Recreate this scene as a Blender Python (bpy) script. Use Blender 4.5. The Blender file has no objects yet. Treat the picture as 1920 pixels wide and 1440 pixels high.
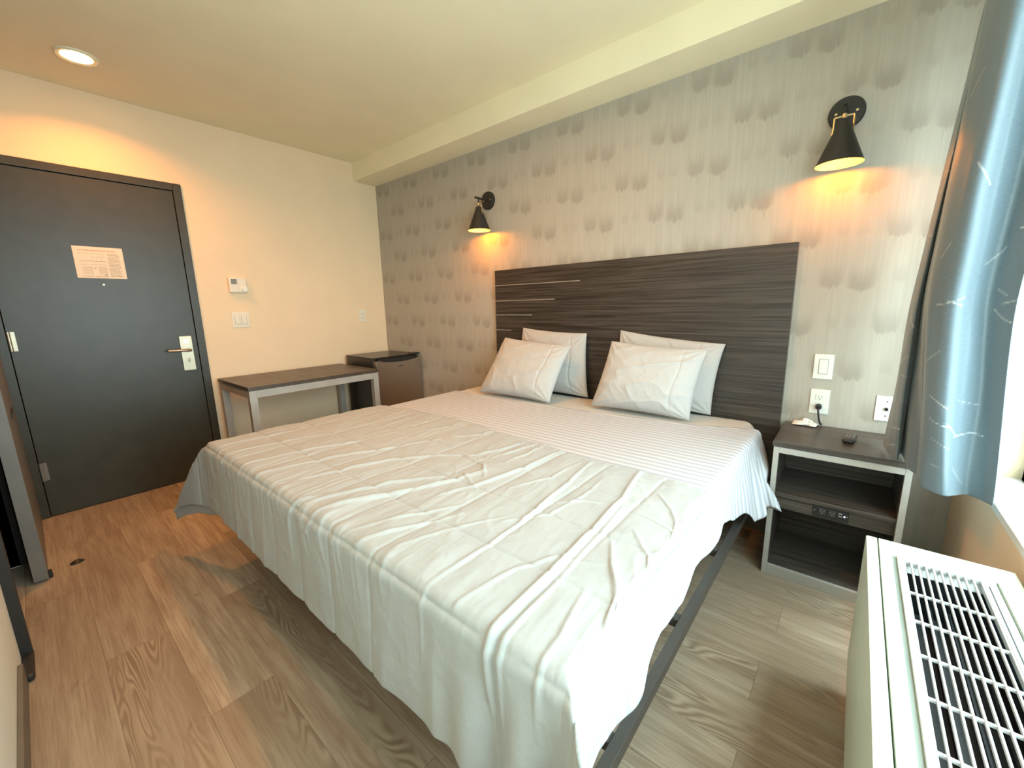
import bpy, bmesh, math, random
import numpy as np
from mathutils import Vector, Matrix

# ------------------------------------------------------------------ scene, camera, world, exposure
S = bpy.context.scene
C = S.collection
random.seed(7)
CAM = (3.6769, -2.3939, 1.2154)
YAW, PIT, ROL, FPX = 0.6997, 0.1881, -0.0205, 764.65
def make_camera():
    cy, sy, cp, sp = math.cos(YAW), math.sin(YAW), math.cos(PIT), math.sin(PIT)
    f = Vector((-sy*cp, cy*cp, -sp)); r = Vector((cy, sy, 0)); u = r.cross(f)
    cr, sr = math.cos(ROL), math.sin(ROL)
    rr = r*cr + u*sr; uu = -r*sr + u*cr
    m = Matrix((rr, uu, -f)).transposed().to_4x4(); m.translation = Vector(CAM)
    cd = bpy.data.cameras.new('camera'); cd.sensor_width = 36; cd.lens = FPX/1920*36
    cd.clip_start = 0.01; cd.clip_end = 100
    co = bpy.data.objects.new('camera', cd); C.objects.link(co); co.matrix_world = m
    S.camera = co
make_camera()
S.view_settings.view_transform = 'Standard'
S.view_settings.look = 'None'
S.view_settings.gamma = 1.0
S.view_settings.use_curve_mapping = False
S.view_settings.exposure = 0.29
DAY = (0.77, 1.01, 1.06)
DAY_STRENGTH = 15.2
GROUND, HORIZON, MID, ZENITH = .33, .64, .60, 2.2
W = bpy.data.worlds.new('daylight'); S.world = W; W.use_nodes = True
W.node_tree.nodes['Background'].inputs[0].default_value = (*DAY, 1)
W.node_tree.nodes['Background'].inputs[1].default_value = DAY_STRENGTH
def sky_gradient():                                     # hazy street level, bright sky straight overhead
    t = W.node_tree; tc = t.nodes.new('ShaderNodeTexCoord'); sp = t.nodes.new('ShaderNodeSeparateXYZ')
    t.links.new(tc.outputs['Generated'], sp.inputs[0])
    rp = t.nodes.new('ShaderNodeValToRGB'); rp.color_ramp.interpolation = 'EASE'
    mp = t.nodes.new('ShaderNodeMapRange'); mp.inputs[1].default_value = -1; t.links.new(sp.outputs['Z'], mp.inputs[0])
    t.links.new(mp.outputs[0], rp.inputs[0])
    e = rp.color_ramp.elements; e[0].position = 0.; e[0].color = (GROUND,)*3+(1,); e[1].position = 1.; e[1].color = (ZENITH,)*3+(1,)
    for p, v in ((.36, GROUND), (.50, HORIZON), (.78, MID), (.92, MID*1.1), (.975, ZENITH)):
        q = e.new(p); q.color = (v,)*3+(1,)
    ml = t.nodes.new('ShaderNodeMath'); ml.operation = 'MULTIPLY'; ml.inputs[1].default_value = DAY_STRENGTH
    t.links.new(rp.outputs[0], ml.inputs[0]); t.links.new(ml.outputs[0], t.nodes['Background'].inputs[1])
sky_gradient()
WY0, WY1, WZ0, WZ1 = -2.45, -0.26, 0.59, 2.16          # window opening
XW, YF, ZC, ZS = 4.06, -2.575, 2.525, 2.369            # room: right wall, front wall, ceiling, soffit underside
pl = bpy.data.lights.new('window_daylight', 'AREA'); pl.shape = 'RECTANGLE'
pl.size = WZ1-WZ0; pl.size_y = WY1-WY0; pl.cycles.is_portal = True
po = bpy.data.objects.new('window_daylight', pl); C.objects.link(po)
po.location = (XW+.13, (WY0+WY1)/2, (WZ0+WZ1)/2); po.rotation_euler = (0, math.pi/2, 0)

# ------------------------------------------------------------------ node expression helper
class N:
    def __init__(s, t, v): s.t, s.v = t, v
    def _m(s, op, *a):
        n = s.t.nodes.new('ShaderNodeMath'); n.operation = op
        for i, x in enumerate((s,)+a):
            x = x.v if isinstance(x, N) else x
            if isinstance(x, (int, float)): n.inputs[i].default_value = x
            else: s.t.links.new(x, n.inputs[i])
        return N(s.t, n.outputs[0])
    def __add__(s, o): return s._m('ADD', o)
    __radd__ = __add__
    def __sub__(s, o): return s._m('SUBTRACT', o)
    def __rsub__(s, o): return (s*-1)+o
    def __mul__(s, o): return s._m('MULTIPLY', o)
    __rmul__ = __mul__
    def __truediv__(s, o): return s._m('DIVIDE', o)
    def floor(s): return s._m('FLOOR')
    def frac(s): return s._m('FRACT')
    def sin(s): return s._m('SINE')
    def abs(s): return s._m('ABSOLUTE')
    def min(s, o): return s._m('MINIMUM', o)
    def max(s, o): return s._m('MAXIMUM', o)
    def pow(s, o): return s._m('POWER', o)
    def gt(s, o): return s._m('GREATER_THAN', o)
    def mod2(s): return s - (s*0.5).floor()*2
    def smooth(s, a, b, lo=0., hi=1.):
        n = s.t.nodes.new('ShaderNodeMapRange'); n.interpolation_type = 'SMOOTHSTEP'
        s.t.links.new(s.v, n.inputs[0])
        for i, x in zip((1, 2, 3, 4), (a, b, lo, hi)): n.inputs[i].default_value = x
        return N(s.t, n.outputs[0])
class Mat:
    def __init__(s, name, col=(.8, .8, .8), rough=.5, metal=0., spec=.5, coords='Object'):
        s.m = bpy.data.materials.new(name); s.m.use_nodes = True; s.t = s.m.node_tree
        s.b = s.t.nodes['Principled BSDF']
        s.b.inputs['Base Color'].default_value = (*col, 1)
        s.b.inputs['Roughness'].default_value = rough
        s.b.inputs['Metallic'].default_value = metal
        s.b.inputs['Specular IOR Level'].default_value = spec
        s.tc = s.t.nodes.new('ShaderNodeTexCoord')
    def xyz(s, out='Object'):
        n = s.t.nodes.new('ShaderNodeSeparateXYZ'); s.t.links.new(s.tc.outputs[out], n.inputs[0])
        return [N(s.t, o) for o in n.outputs]
    def world(s):
        g = s.t.nodes.new('ShaderNodeNewGeometry')
        n = s.t.nodes.new('ShaderNodeSeparateXYZ'); s.t.links.new(g.outputs['Position'], n.inputs[0])
        return [N(s.t, o) for o in n.outputs]
    def vec(s, x, y, z):
        n = s.t.nodes.new('ShaderNodeCombineXYZ')
        for i, v in enumerate((x, y, z)):
            if isinstance(v, N): s.t.links.new(v.v, n.inputs[i])
            else: n.inputs[i].default_value = v
        return n.outputs[0]
    def noise(s, vec, scale=1., detail=2., rough=.5, dist=0.):
        n = s.t.nodes.new('ShaderNodeTexNoise'); s.t.links.new(vec, n.inputs['Vector'])
        n.inputs['Scale'].default_value = scale; n.inputs['Detail'].default_value = detail
        n.inputs['Roughness'].default_value = rough; n.inputs['Distortion'].default_value = dist
        return N(s.t, n.outputs[0])
    def white(s, x, y):
        n = s.t.nodes.new('ShaderNodeTexWhiteNoise'); n.noise_dimensions = '2D'
        s.t.links.new(s.vec(x, y, 0.), n.inputs['Vector']); return N(s.t, n.outputs['Value'])
    def mix(s, f, a, b, mode='MIX'):
        n = s.t.nodes.new('ShaderNodeMix'); n.data_type = 'RGBA'; n.blend_type = mode
        if isinstance(f, N): s.t.links.new(f.v, n.inputs[0])
        else: n.inputs[0].default_value = f
        for i, v in ((6, a), (7, b)):
            if isinstance(v, tuple): n.inputs[i].default_value = (*v, 1)
            else: s.t.links.new(v, n.inputs[i])
        return n.outputs[2]
    def color(s, c): s.t.links.new(c, s.b.inputs['Base Color']); return s
    def rough(s, r): s.t.links.new(r.v, s.b.inputs['Roughness']); return s
    def bump(s, h, strength=.3, dist=.002):
        n = s.t.nodes.new('ShaderNodeBump'); n.inputs['Strength'].default_value = strength
        n.inputs['Distance'].default_value = dist; s.t.links.new(h.v, n.inputs['Height'])
        s.t.links.new(n.outputs[0], s.b.inputs['Normal']); return s
    def emit(s, col, strength):
        s.b.inputs['Emission Color'].default_value = (*col, 1); s.b.inputs['Emission Strength'].default_value = strength
        return s

def plaster(name, col, rough=.6):
    m = Mat(name, col, rough, spec=.25); x, y, z = m.world(); v = m.vec(x, y, z)
    n = m.noise(v, 3., 3.); m.color(m.mix(n.smooth(.3, .7), tuple(c*.975 for c in col), tuple(min(1, c*1.015) for c in col)))
    m.bump(m.noise(v, 180., 3.), .08, .002); return m.m
M = {}
M['wall'] = plaster('lamp_tinted_wall_paint', (.87, .685, .465))  # warm lamplight is mixed into this wall colour
M['frontwall'] = plaster('daylit_wall_paint', (.80, .78, .67))  # front wall's daylit look put into a more neutral colour
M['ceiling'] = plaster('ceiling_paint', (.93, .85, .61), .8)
M['sill'] = plaster('sill_paint', (.84, .85, .80), .4)

def wallpaper():
    m = Mat('ikat_drip_wallpaper', (.6, .57, .52), .55, spec=.3); x, y, z = m.world()
    streak = m.noise(m.vec(x*70, 0., z*1.6), 1., 3., .6)          # fine vertical threads
    drip = m.noise(m.vec(x*95, 3., z*.8), 1., 2., .7)
    PX, PZ, Z0 = .412, .2, 2.292
    rowf = (z - Z0)/PZ
    row = (rowf + .5).floor(); zc = row*PZ + Z0; dz = z - zc     # dz runs from -.1 to .1
    odd = row.mod2().abs()
    xs = (x - .53)/PX + odd*.5
    cell = xs.floor(); fx = (xs - cell - .5)*PX                   # metres from the middle between two pairs
    fxp = ((xs+.5).frac() - .5)*PX                                # metres from the middle of the nearest pair
    total = None
    for cx, hw, amp, lift in ((-.054, .053, .92, .012), (.054, .058, 1., -.004)):
        dx = (fxp - cx).abs()/hw
        side = dx.smooth(.42, 1.12, 1., 0.)
        zz = dz + (streak-.5)*.075 - dx*dx*.026 + .040 - lift
        b = side*zz.smooth(.025, .125, 1., 0.)*zz.smooth(-.004, .012)*amp
        dd = dz + .040 - lift
        drp = drip.smooth(.54, .68)*dx.smooth(.3, .9, 1., 0.)*dd.smooth(-.060, -.004)*dd.smooth(.0, .03, 1., 0.)*.75
        b = b.max(drp)
        total = b if total is None else total.max(b)
    for cx, hw, amp in ((-.030, .028, .40), (.036, .030, .32)):
        dx = (fx - cx).abs()/hw
        zz = dz + (streak-.5)*.06 - dx*dx*.012 + .012
        total = total.max(dx.smooth(.4, 1.1, 1., 0.)*zz.smooth(.02, .09, 1., 0.)*zz.smooth(-.004, .02)*amp)
    f = total*(streak.smooth(.2, .75, .45, 1.))*.66
    base = m.mix(streak.smooth(.3, .75), (.43, .395, .33), (.475, .44, .37))
    col = m.mix(f, base, (.27, .23, .185))
    m.color(col); m.bump(streak, .12, .001); return m.m
M['wallpaper'] = wallpaper()

def floor_mat():
    m = Mat('oak_vinyl_planks', (.4, .3, .2), .42, spec=.35); x, y, z = m.world()
    WID, LEN = .18, 1.22
    r = (y + 2.205)/WID; row = r.floor(); fy = r - row
    odd = row.mod2().abs()
    xs = (x - 1.15 + odd*.62 + m.white(row, row*3.1)*.10)/LEN; col = xs.floor(); fx = xs - col
    rnd = m.white(row, col); rnd2 = m.white(row+31., col+17.)
    off = rnd*37.
    # cathedral grain: contour lines of a stretched noise, only strong on some planks
    n1 = m.noise(m.vec(x*1.4+off, y*9.+off*3, off), 1., 2., .5, .4)
    rings = ((n1*115.).sin()*.5+.5)
    band = m.noise(m.vec(x*1.1+off*2, y*7.+off, 5.), 1., 2.)
    cath = rings*band.smooth(.46, .62)
    fine = m.noise(m.vec(x*5.+off, y*150., 1.), 1., 4., .65)
    mid = m.noise(m.vec(x*2.2+off, y*22.+off, 9.), 1., 4., .6)
    knot = m.noise(m.vec(x*6.+off, y*14.+off, 2.), 1., 3., .6).smooth(.66, .80)
    tone = m.mix(rnd, (.32, .25, .175), (.52, .425, .315))
    c = m.mix(mid.smooth(.35, .65), tone, m.mix(.55, tone, (.23, .155, .100)))
    c = m.mix(fine.smooth(.42, .72)*.6, c, (.22, .15, .10))
    c = m.mix(band.smooth(.42, .62)*(rnd2.smooth(.15, .6))*.75, c, (.20, .135, .085))
    c = m.mix(cath*(rnd2.smooth(.15, .6))*.75, c, (.46, .365, .26))
    c = m.mix(knot*.8, c, (.14, .09, .055))
    edge = (fy.min(1-fy)*WID).smooth(.0, .0018, 1., 0.).max((fx.min(1-fx)*LEN).smooth(.0, .0018, 1., 0.))
    c = m.mix(edge*.55, c, (.10, .07, .05))
    m.color(c); m.rough(fine.smooth(.3, .8, .36, .5)); m.bump(fine*.6 - edge*1.5, .12, .0012); return m.m
M['floor'] = floor_mat()

def laminate(name, dark, light, rough=.38):
    m = Mat(name, dark, rough, spec=.5); x, y, z = m.world()
    a = m.noise(m.vec(x*2.5, y*90., z*150.), 1., 4., .6)
    b = m.noise(m.vec(x*1.1, y*30., z*42.), 1., 3., .6)
    c = m.mix((a*.65+b*.35).smooth(.36, .66), dark, light)
    m.color(c); m.rough(a.smooth(.3, .7, rough-.06, rough+.1)); m.bump(a, .15, .0008); return m.m
M['headboard'] = laminate('dark_linear_laminate', (.023, .017, .013), (.074, .058, .046))
M['nightwood'] = laminate('charcoal_oak_laminate', (.038, .030, .024), (.105, .086, .070), .34)
M['desktop'] = laminate('dark_desk_laminate', (.055, .040, .028), (.10, .075, .055), .35)

def paint(name, col, rough=.45, metal=0., spec=.5, var=.06, bs=90.):
    m = Mat(name, col, rough, metal, spec); x, y, z = m.world(); v = m.vec(x, y, z)
    n = m.noise(v, 9., 4.)
    m.color(m.mix(n.smooth(.3, .7), tuple(c*(1-var) for c in col), tuple(min(1., c*(1+var)) for c in col)))
    m.bump(m.noise(v, bs, 2.), .04, .001); return m.m
M['silver'] = paint('silver_powder_coat', (.42, .395, .35), .45, .12)
M['railblack'] = paint('black_bronze_steel', (.075, .066, .058), .38, .3)
M['black'] = paint('matte_black_metal', (.018, .016, .014), .45)
M['shadeout'] = paint('black_shade_enamel', (.022, .018, .015), .5)
M['shadein'] = paint('white_shade_lining', (.85, .80, .62), .5)
M['brass'] = paint('brushed_brass', (.66, .50, .30), .3, 1.)
M['plastic'] = paint('white_plastic', (.80, .79, .73), .35, var=.015)
M['plasticwarm'] = paint('ivory_plastic', (.83, .76, .62), .35, var=.015)
M['screen'] = paint('grey_lcd', (.22, .23, .19), .25)
M['slot'] = paint('dark_slots', (.03, .028, .025), .5)
M['door'] = paint('dark_olive_charcoal_door_paint', (.034, .031, .017), .38, spec=.46, var=.10, bs=300.)
M['bdoor'] = paint('grey_barn_door_laminate', (.17, .155, .135), .45)
M['nickel'] = paint('satin_nickel', (.46, .40, .30), .42, 1.)
M['blackplastic'] = paint('black_plastic', (.020, .019, .020), .35)
M['rubber'] = paint('grey_rubber_keys', (.25, .24, .23), .5)
M['fridgebody'] = paint('black_fridge_enamel', (.028, .024, .020), .3)
M['accream'] = paint('cream_ac_casing', (.50, .56, .44), .4, var=.012)
M['acwhite'] = paint('white_ac_grille', (.56, .58, .57), .35, var=.012)
M['acgrey'] = paint('grey_ac_channel', (.20, .22, .19), .4)
M['acdark'] = paint('dark_ac_coil', (.012, .014, .016), .5)
M['base'] = paint('taupe_baseboard', (.15, .13, .10), .5)
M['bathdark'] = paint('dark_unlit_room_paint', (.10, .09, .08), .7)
M['foam'] = paint('black_debris', (.012, .010, .010), .4)
def steel():
    m = Mat('stainless_fridge_door', (.50, .44, .38), .32, 1.); x, y, z = m.world()
    a = m.noise(m.vec(x*60, y*5., z*400.), 1., 3.); m.rough(a.smooth(.3, .7, .30, .34)); 
    m.color(m.mix(a, (.49, .43, .37), (.51, .45, .39))); m.bump(a, .05, .0005); return m.m
M['steel'] = steel()
def glass():
    m = bpy.data.materials.new('clear_window_glass'); m.use_nodes = True; t = m.node_tree
    for n in list(t.nodes): t.nodes.remove(n)
    o = t.nodes.new('ShaderNodeOutputMaterial'); mx = t.nodes.new('ShaderNodeMixShader')
    a = t.nodes.new('ShaderNodeBsdfTransparent'); b = t.nodes.new('ShaderNodeBsdfGlossy'); b.inputs['Roughness'].default_value = .02
    lw = t.nodes.new('ShaderNodeLayerWeight'); lw.inputs[0].default_value = .5
    fr = N(t, lw.outputs['Facing']).pow(5.)*.5 + .03
    t.links.new(fr.v, mx.inputs[0]); t.links.new(a.outputs[0], mx.inputs[1]); t.links.new(b.outputs[0], mx.inputs[2])
    t.links.new(mx.outputs[0], o.inputs[0]); return m
M['glass'] = glass()
def cotton(name, col, stripes=False, uv=True, ws=1.):
    m = Mat(name, col, .85, spec=.15); m.b.inputs['Sheen Weight'].default_value = .15
    x, y, z = m.xyz('UV'); v = m.vec(x, y, 0.)
    crumple = m.noise(v, 26., 4., .55, .6)
    weave = m.noise(v, 420., 2.)
    if stripes:
        st = ((y/.036).frac()-.5).abs().smooth(.21, .27)
        m.color(m.mix(st, tuple(c*k for c, k in zip(col, (.70, .73, .79))), col)); m.rough(st.smooth(0, 1, .5, .85))
        m.bump(crumple*.25 + weave*.05 + st*.12, .35*ws, .004)
    else:
        m.color(m.mix(crumple, tuple(c*.97 for c in col), col))
        m.bump(crumple*.6 + weave*.05, .6*ws, .006)
    return m.m
M['comforter'] = cotton('white_microfibre_comforter', (.38, .395, .385))
M['sheet'] = cotton('white_satin_stripe_sheet', (.54, .54, .55), True)
M['fitted'] = cotton('cream_fitted_sheet', (.57, .54, .48), ws=.5)
M['pillow'] = cotton('white_pillowcase_cotton', (.48, .47, .45))
def curtain_mat():
    m = Mat('slate_blue_satin_curtain', (.17, .21, .23), .46, spec=.6)
    m.b.inputs['Sheen Weight'].default_value = .25
    x, y, z = m.xyz('UV')
    at = m.t.nodes.new('ShaderNodeAttribute'); at.attribute_name = 'thread_marks'
    a = N(m.t, at.outputs['Fac'])
    wv = m.noise(m.vec(x*60., y*700., 0.), 1., 3., .6)
    nn = m.noise(m.vec(x*500., y*120., 3.), 1., 2., .6)
    c = m.mix(wv.smooth(.3, .7), (.100, .145, .172), (.138, .188, .220))
    c = m.mix(a*nn.smooth(.3, .55), c, (.62, .66, .66))
    m.color(c); m.bump(wv*.5 + a*.6, .15, .001); return m.m
M['curtain'] = curtain_mat()
M['bulb'] = Mat('lit_warm_bulb', (1, .9, .6), .5).emit((1., .62, .15), 9.).m
M['downlens'] = Mat('lit_downlight_lens', (1, .9, .7), .5).emit((1., .55, .16), 25.).m
M['led'] = Mat('blue_white_led', (.8, .8, 1.), .4).emit((.62, .66, 1.), 6.).m
M['paper'] = None

# ------------------------------------------------------------------ mesh helpers
class MB:
    """collects shapes (world coordinates) and links them as ONE mesh object"""
    def __init__(s): s.bm = bmesh.new(); s.uv = None
    def box(s, x0, x1, y0, y1, z0, z1, bev=0., seg=2):
        r = bmesh.ops.create_cube(s.bm, size=1.)
        for v in r['verts']:
            v.co = Vector(((x0+x1)/2+v.co.x*(x1-x0), (y0+y1)/2+v.co.y*(y1-y0), (z0+z1)/2+v.co.z*(z1-z0)))
        if bev > 0:
            es = list({e for v in r['verts'] for e in v.link_edges})
            bmesh.ops.bevel(s.bm, geom=es, offset=bev, segments=seg, profile=.5, affect='EDGES')
        return s
    def prism(s, pts, vec, bev=0.):
        """closed 3D polygon pts extruded by vec"""
        vs = [s.bm.verts.new(p) for p in pts]; f = s.bm.faces.new(vs)
        r = bmesh.ops.extrude_face_region(s.bm, geom=[f])
        nv = [g for g in r['geom'] if isinstance(g, bmesh.types.BMVert)]
        bmesh.ops.translate(s.bm, verts=nv, vec=Vector(vec))
        fs = list({q for v in vs+nv for q in v.link_faces}); bmesh.ops.recalc_face_normals(s.bm, faces=fs)
        if bev > 0:
            es = list({e for v in vs+nv for e in v.link_edges})
            bmesh.ops.bevel(s.bm, geom=es, offset=bev, segments=2, profile=.5, affect='EDGES')
        return s
    def lathe(s, prof, origin, axis=(0, 0, 1), seg=32, close=False):
        """prof: list of (radius, height along axis)"""
        ax = Vector(axis).normalized(); q = Vector((0, 0, 1)).rotation_difference(ax); o = Vector(origin)
        rings = []
        for r, h in prof:
            if r < 1e-6: rings.append([s.bm.verts.new(o + q @ Vector((0, 0, h)))])
            else: rings.append([s.bm.verts.new(o + q @ Vector((r*math.cos(2*math.pi*i/seg), r*math.sin(2*math.pi*i/seg), h))) for i in range(seg)])
        pairs = list(zip(rings[:-1], rings[1:])) + ([(rings[-1], rings[0])] if close else [])
        fs = []
        for a, b in pairs:
            for i in range(seg):
                j = (i+1) % seg
                if len(a) == 1 and len(b) == 1: continue
                if len(a) == 1: fs.append(s.bm.faces.new((a[0], b[j], b[i])))
                elif len(b) == 1: fs.append(s.bm.faces.new((a[i], a[j], b[0])))
                else: fs.append(s.bm.faces.new((a[i], a[j], b[j], b[i])))
        bmesh.ops.recalc_face_normals(s.bm, faces=fs)
        return s
    def tube(s, pts, rad, seg=10, cap=True):
        pts = [Vector(p) for p in pts]; n = len(pts); rings = []
        up = None
        for i, p in enumerate(pts):
            t = (pts[min(i+1, n-1)]-pts[max(i-1, 0)]).normalized()
            if up is None:
                up = Vector((0, 0, 1)) if abs(t.z) < .9 else Vector((1, 0, 0))
            up = (up - t*up.dot(t)).normalized(); sd = t.cross(up)
            r = rad[i] if isinstance(rad, (list, tuple)) else rad
            rings.append([s.bm.verts.new(p + (up*math.cos(2*math.pi*k/seg)+sd*math.sin(2*math.pi*k/seg))*r) for k in range(seg)])
        fs = []
        for a, b in zip(rings[:-1], rings[1:]):
            for k in range(seg): fs.append(s.bm.faces.new((a[k], a[(k+1) % seg], b[(k+1) % seg], b[k])))
        if cap: fs.append(s.bm.faces.new(rings[0])); fs.append(s.bm.faces.new(rings[-1]))
        bmesh.ops.recalc_face_normals(s.bm, faces=fs)
        return s
    def build(s, name, mat, parent=None, smooth=False):
        off = Vector((0, 0, 0)); p = parent
        while p is not None: off += p.location; p = p.parent
        me = bpy.data.meshes.new(name)
        if parent is None: pass
        else: bmesh.ops.translate(s.bm, verts=s.bm.verts, vec=-off)
        s.bm.to_mesh(me); s.bm.free()
        me.materials.append(mat)
        if smooth:
            me.polygons.foreach_set('use_smooth', [True]*len(me.polygons))
            try: me.set_sharp_from_angle(angle=math.radians(40))
            except Exception: pass
        o = bpy.data.objects.new(name, me); C.objects.link(o); o.parent = parent
        if smooth:
            md = o.modifiers.new('even_normals', 'WEIGHTED_NORMAL'); md.keep_sharp = True; md.weight = 100
        return o
def box(name, mat, parent, *a, bev=0., seg=2, smooth=None):
    return MB().box(*a, bev=bev, seg=seg).build(name, mat, parent, smooth=(bev > 0) if smooth is None else smooth)
def tag(o, label=None, cat=None, group=None, kind=None):
    for k, v in (('label', label), ('category', cat), ('group', group), ('kind', kind)):
        if v: o[k] = v
    return o
def empty(name, loc, label=None, cat=None, group=None, kind=None):
    o = bpy.data.objects.new(name, None); C.objects.link(o); o.location = loc
    o.empty_display_size = .05
    return tag(o, label, cat, group, kind)
def grid_mesh(name, P, UV, mat, parent=None, thick=0., sub=0, attr=None):
    """P: (n,m,3) array -> one smooth sheet; thick adds a solidify"""
    n, m = P.shape[:2]; off = np.array(parent.location if parent else (0, 0, 0))
    idx = np.arange(n*m).reshape(n, m)
    F = np.stack([idx[:-1, :-1], idx[1:, :-1], idx[1:, 1:], idx[:-1, 1:]], -1).reshape(-1, 4)
    me = bpy.data.meshes.new(name)
    me.from_pydata((P.reshape(-1, 3)-off).tolist(), [], F.tolist())
    ul = me.uv_layers.new(name='UVMap')
    ul.data.foreach_set('uv', UV.reshape(-1, 2)[F.reshape(-1)].astype('f').ravel())
    if attr is not None:
        a = me.attributes.new(attr[0], 'FLOAT', 'POINT'); a.data.foreach_set('value', attr[1].astype('f').ravel())
    me.polygons.foreach_set('use_smooth', [True]*len(me.polygons)); me.materials.append(mat)
    o = bpy.data.objects.new(name, me); C.objects.link(o); o.parent = parent
    if thick:
        md = o.modifiers.new('thickness', 'SOLIDIFY'); md.thickness = thick; md.offset = 0.
    return o
RNG = np.random.RandomState(5)
TAB = RNG.rand(256, 256)
def vnoise(x, y, seed=0):
    x = np.asarray(x, float)+seed*17.3; y = np.asarray(y, float)+seed*9.7
    xi = np.floor(x).astype(int); yi = np.floor(y).astype(int); fx = x-xi; fy = y-yi
    fx = fx*fx*fx*(fx*(fx*6-15)+10); fy = fy*fy*fy*(fy*(fy*6-15)+10)
    g = lambda i, j: TAB[(i) % 256, (j) % 256]
    return (g(xi, yi)*(1-fx)+g(xi+1, yi)*fx)*(1-fy)+(g(xi, yi+1)*(1-fx)+g(xi+1, yi+1)*fx)*fy
def ridged(x, y, seed=0): return 1-np.abs(2*vnoise(x, y, seed)-1)
def sstep(a, b, x):
    t = np.clip((x-a)/(b-a), 0, 1); return t*t*(3-2*t)
def displace(P, h):
    du = np.gradient(P, axis=0); dv = np.gradient(P, axis=1)
    n = np.cross(du, dv); n /= np.linalg.norm(n, axis=-1, keepdims=True)+1e-9
    return P + n*h[..., None]

# ------------------------------------------------------------------ the room
T = .12
def struct(name, o): o['kind'] = 'structure'; return o
struct('floor', box('floor', M['floor'], None, -T, XW+T, YF-1.3, T, -.1, 0))
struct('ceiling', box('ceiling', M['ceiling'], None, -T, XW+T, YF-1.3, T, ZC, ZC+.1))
struct('wall_back', box('wall_back', M['wallpaper'], None, -T, XW+T, 0, T, 0, ZC))
struct('trim', box('trim_1', M['ceiling'], None, 0, XW, -.227, 0, ZS, ZC))
# left wall with the entry door opening
DY0, DY1, DH = -2.50, -1.535, 2.083
m = MB(); m.box(-T, 0, DY1, 0, 0, ZC); m.box(-T, 0, YF-1.3, DY0, 0, ZC); m.box(-T, 0, DY0, DY1, DH, ZC)
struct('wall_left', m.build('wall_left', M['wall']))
# right wall with the window opening
m = MB(); m.box(XW, XW+.22, WY1, T, 0, ZC); m.box(XW, XW+.22, YF-.2, WY0, 0, ZC)
m.box(XW, XW+.22, WY0, WY1, 0, WZ0); m.box(XW, XW+.22, WY0, WY1, WZ1, ZC)
struct('wall_right', m.build('wall_right', M['wall']))
# front wall (beside the camera) with a dark doorway
OX0, OX1 = .62, 1.52
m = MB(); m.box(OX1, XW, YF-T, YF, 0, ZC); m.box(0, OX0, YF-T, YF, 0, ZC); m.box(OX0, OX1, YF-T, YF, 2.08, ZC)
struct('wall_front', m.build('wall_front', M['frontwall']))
m = MB(); m.box(0, XW, YF-1.3, YF-1.2, 0, ZC); m.box(XW-.1, XW+T, YF-1.2, YF-T, 0, ZC)
struct('wall_bathroom', m.build('wall_bathroom', M['bathdark']))
m = MB(); m.box(OX1-.022, OX1, YF-T-.01, -2.546, 0, 2.1, .003); m.box(OX0-.02, OX0, YF-T-.01, -2.553, 0, 2.1, .003)
m.box(OX0, OX1-.022, YF-T-.01, -2.553, 2.08, 2.1, .003); m.box(OX1-.03, OX1+.145, -2.572, -2.545, 0, .03, .010)
struct('trim_2', m.build('trim_2', M['black'], smooth=True))
for nm, a in (('baseboard_front', (OX1+.15, XW, YF, YF+.013, 0, .085)), ('baseboard_left', (0, .013, DY1, 0, 0, .085)),
              ('baseboard_back', (.013, XW-.013, -.013, 0, 0, .085)), ('baseboard_right', (XW-.013, XW, YF+.013, 0, 0, .085))):
    struct(nm, box(nm, M['base'], None, *a, bev=.003))

struct('wall_light_block', box('wall_light_block', M['bathdark'], None, -.5, -.45, YF-1.3, 0, 0, ZC))  # closed box added behind the entry door to keep outside light out
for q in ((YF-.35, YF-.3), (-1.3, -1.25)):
    struct('wall_light_block', box('wall_light_block', M['bathdark'], None, -.45, -T, *q, 0, ZC))
struct('floor', box('floor_light_block', M['floor'], None, -.5, -T, YF-.35, -1.25, -.1, 0)); struct('ceiling', box('ceiling_light_block', M['bathdark'], None, -.5, -T, YF-.35, -1.25, ZC, ZC+.1))

# window: sill, frame, sash bars, glass
w = empty('window_1', (XW+.1, (WY0+WY1)/2, WZ0), kind='structure')
m = MB(); fx0, fx1 = XW+.11, XW+.17
m.box(fx0, fx1, WY0, WY0+.05, WZ0, WZ1, .004); m.box(fx0, fx1, WY1-.05, WY1, WZ0, WZ1, .004)
m.box(fx0, fx1, WY0, WY1, WZ0, WZ0+.05, .004); m.box(fx0, fx1, WY0, WY1, WZ1-.05, WZ1, .004)
m.build('window_frame', M['sill'], w, smooth=True)
box('mullion', M['sill'], w, fx0+.005, fx1-.005, (WY0+WY1)/2-.025, (WY0+WY1)/2+.025, WZ0+.05, WZ1-.05, bev=.003)
box('window_sill', M['sill'], w, XW-.002, XW+.11, WY0, WY1, WZ0-.02, WZ0+.004, bev=.002)
box('pane', M['glass'], w, XW+.138, XW+.142, WY0+.05, (WY0+WY1)/2-.025, WZ0+.05, WZ1-.05)
box('pane', M['glass'], w, XW+.138, XW+.142, (WY0+WY1)/2+.025, WY1-.05, WZ0+.05, WZ1-.05)

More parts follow.
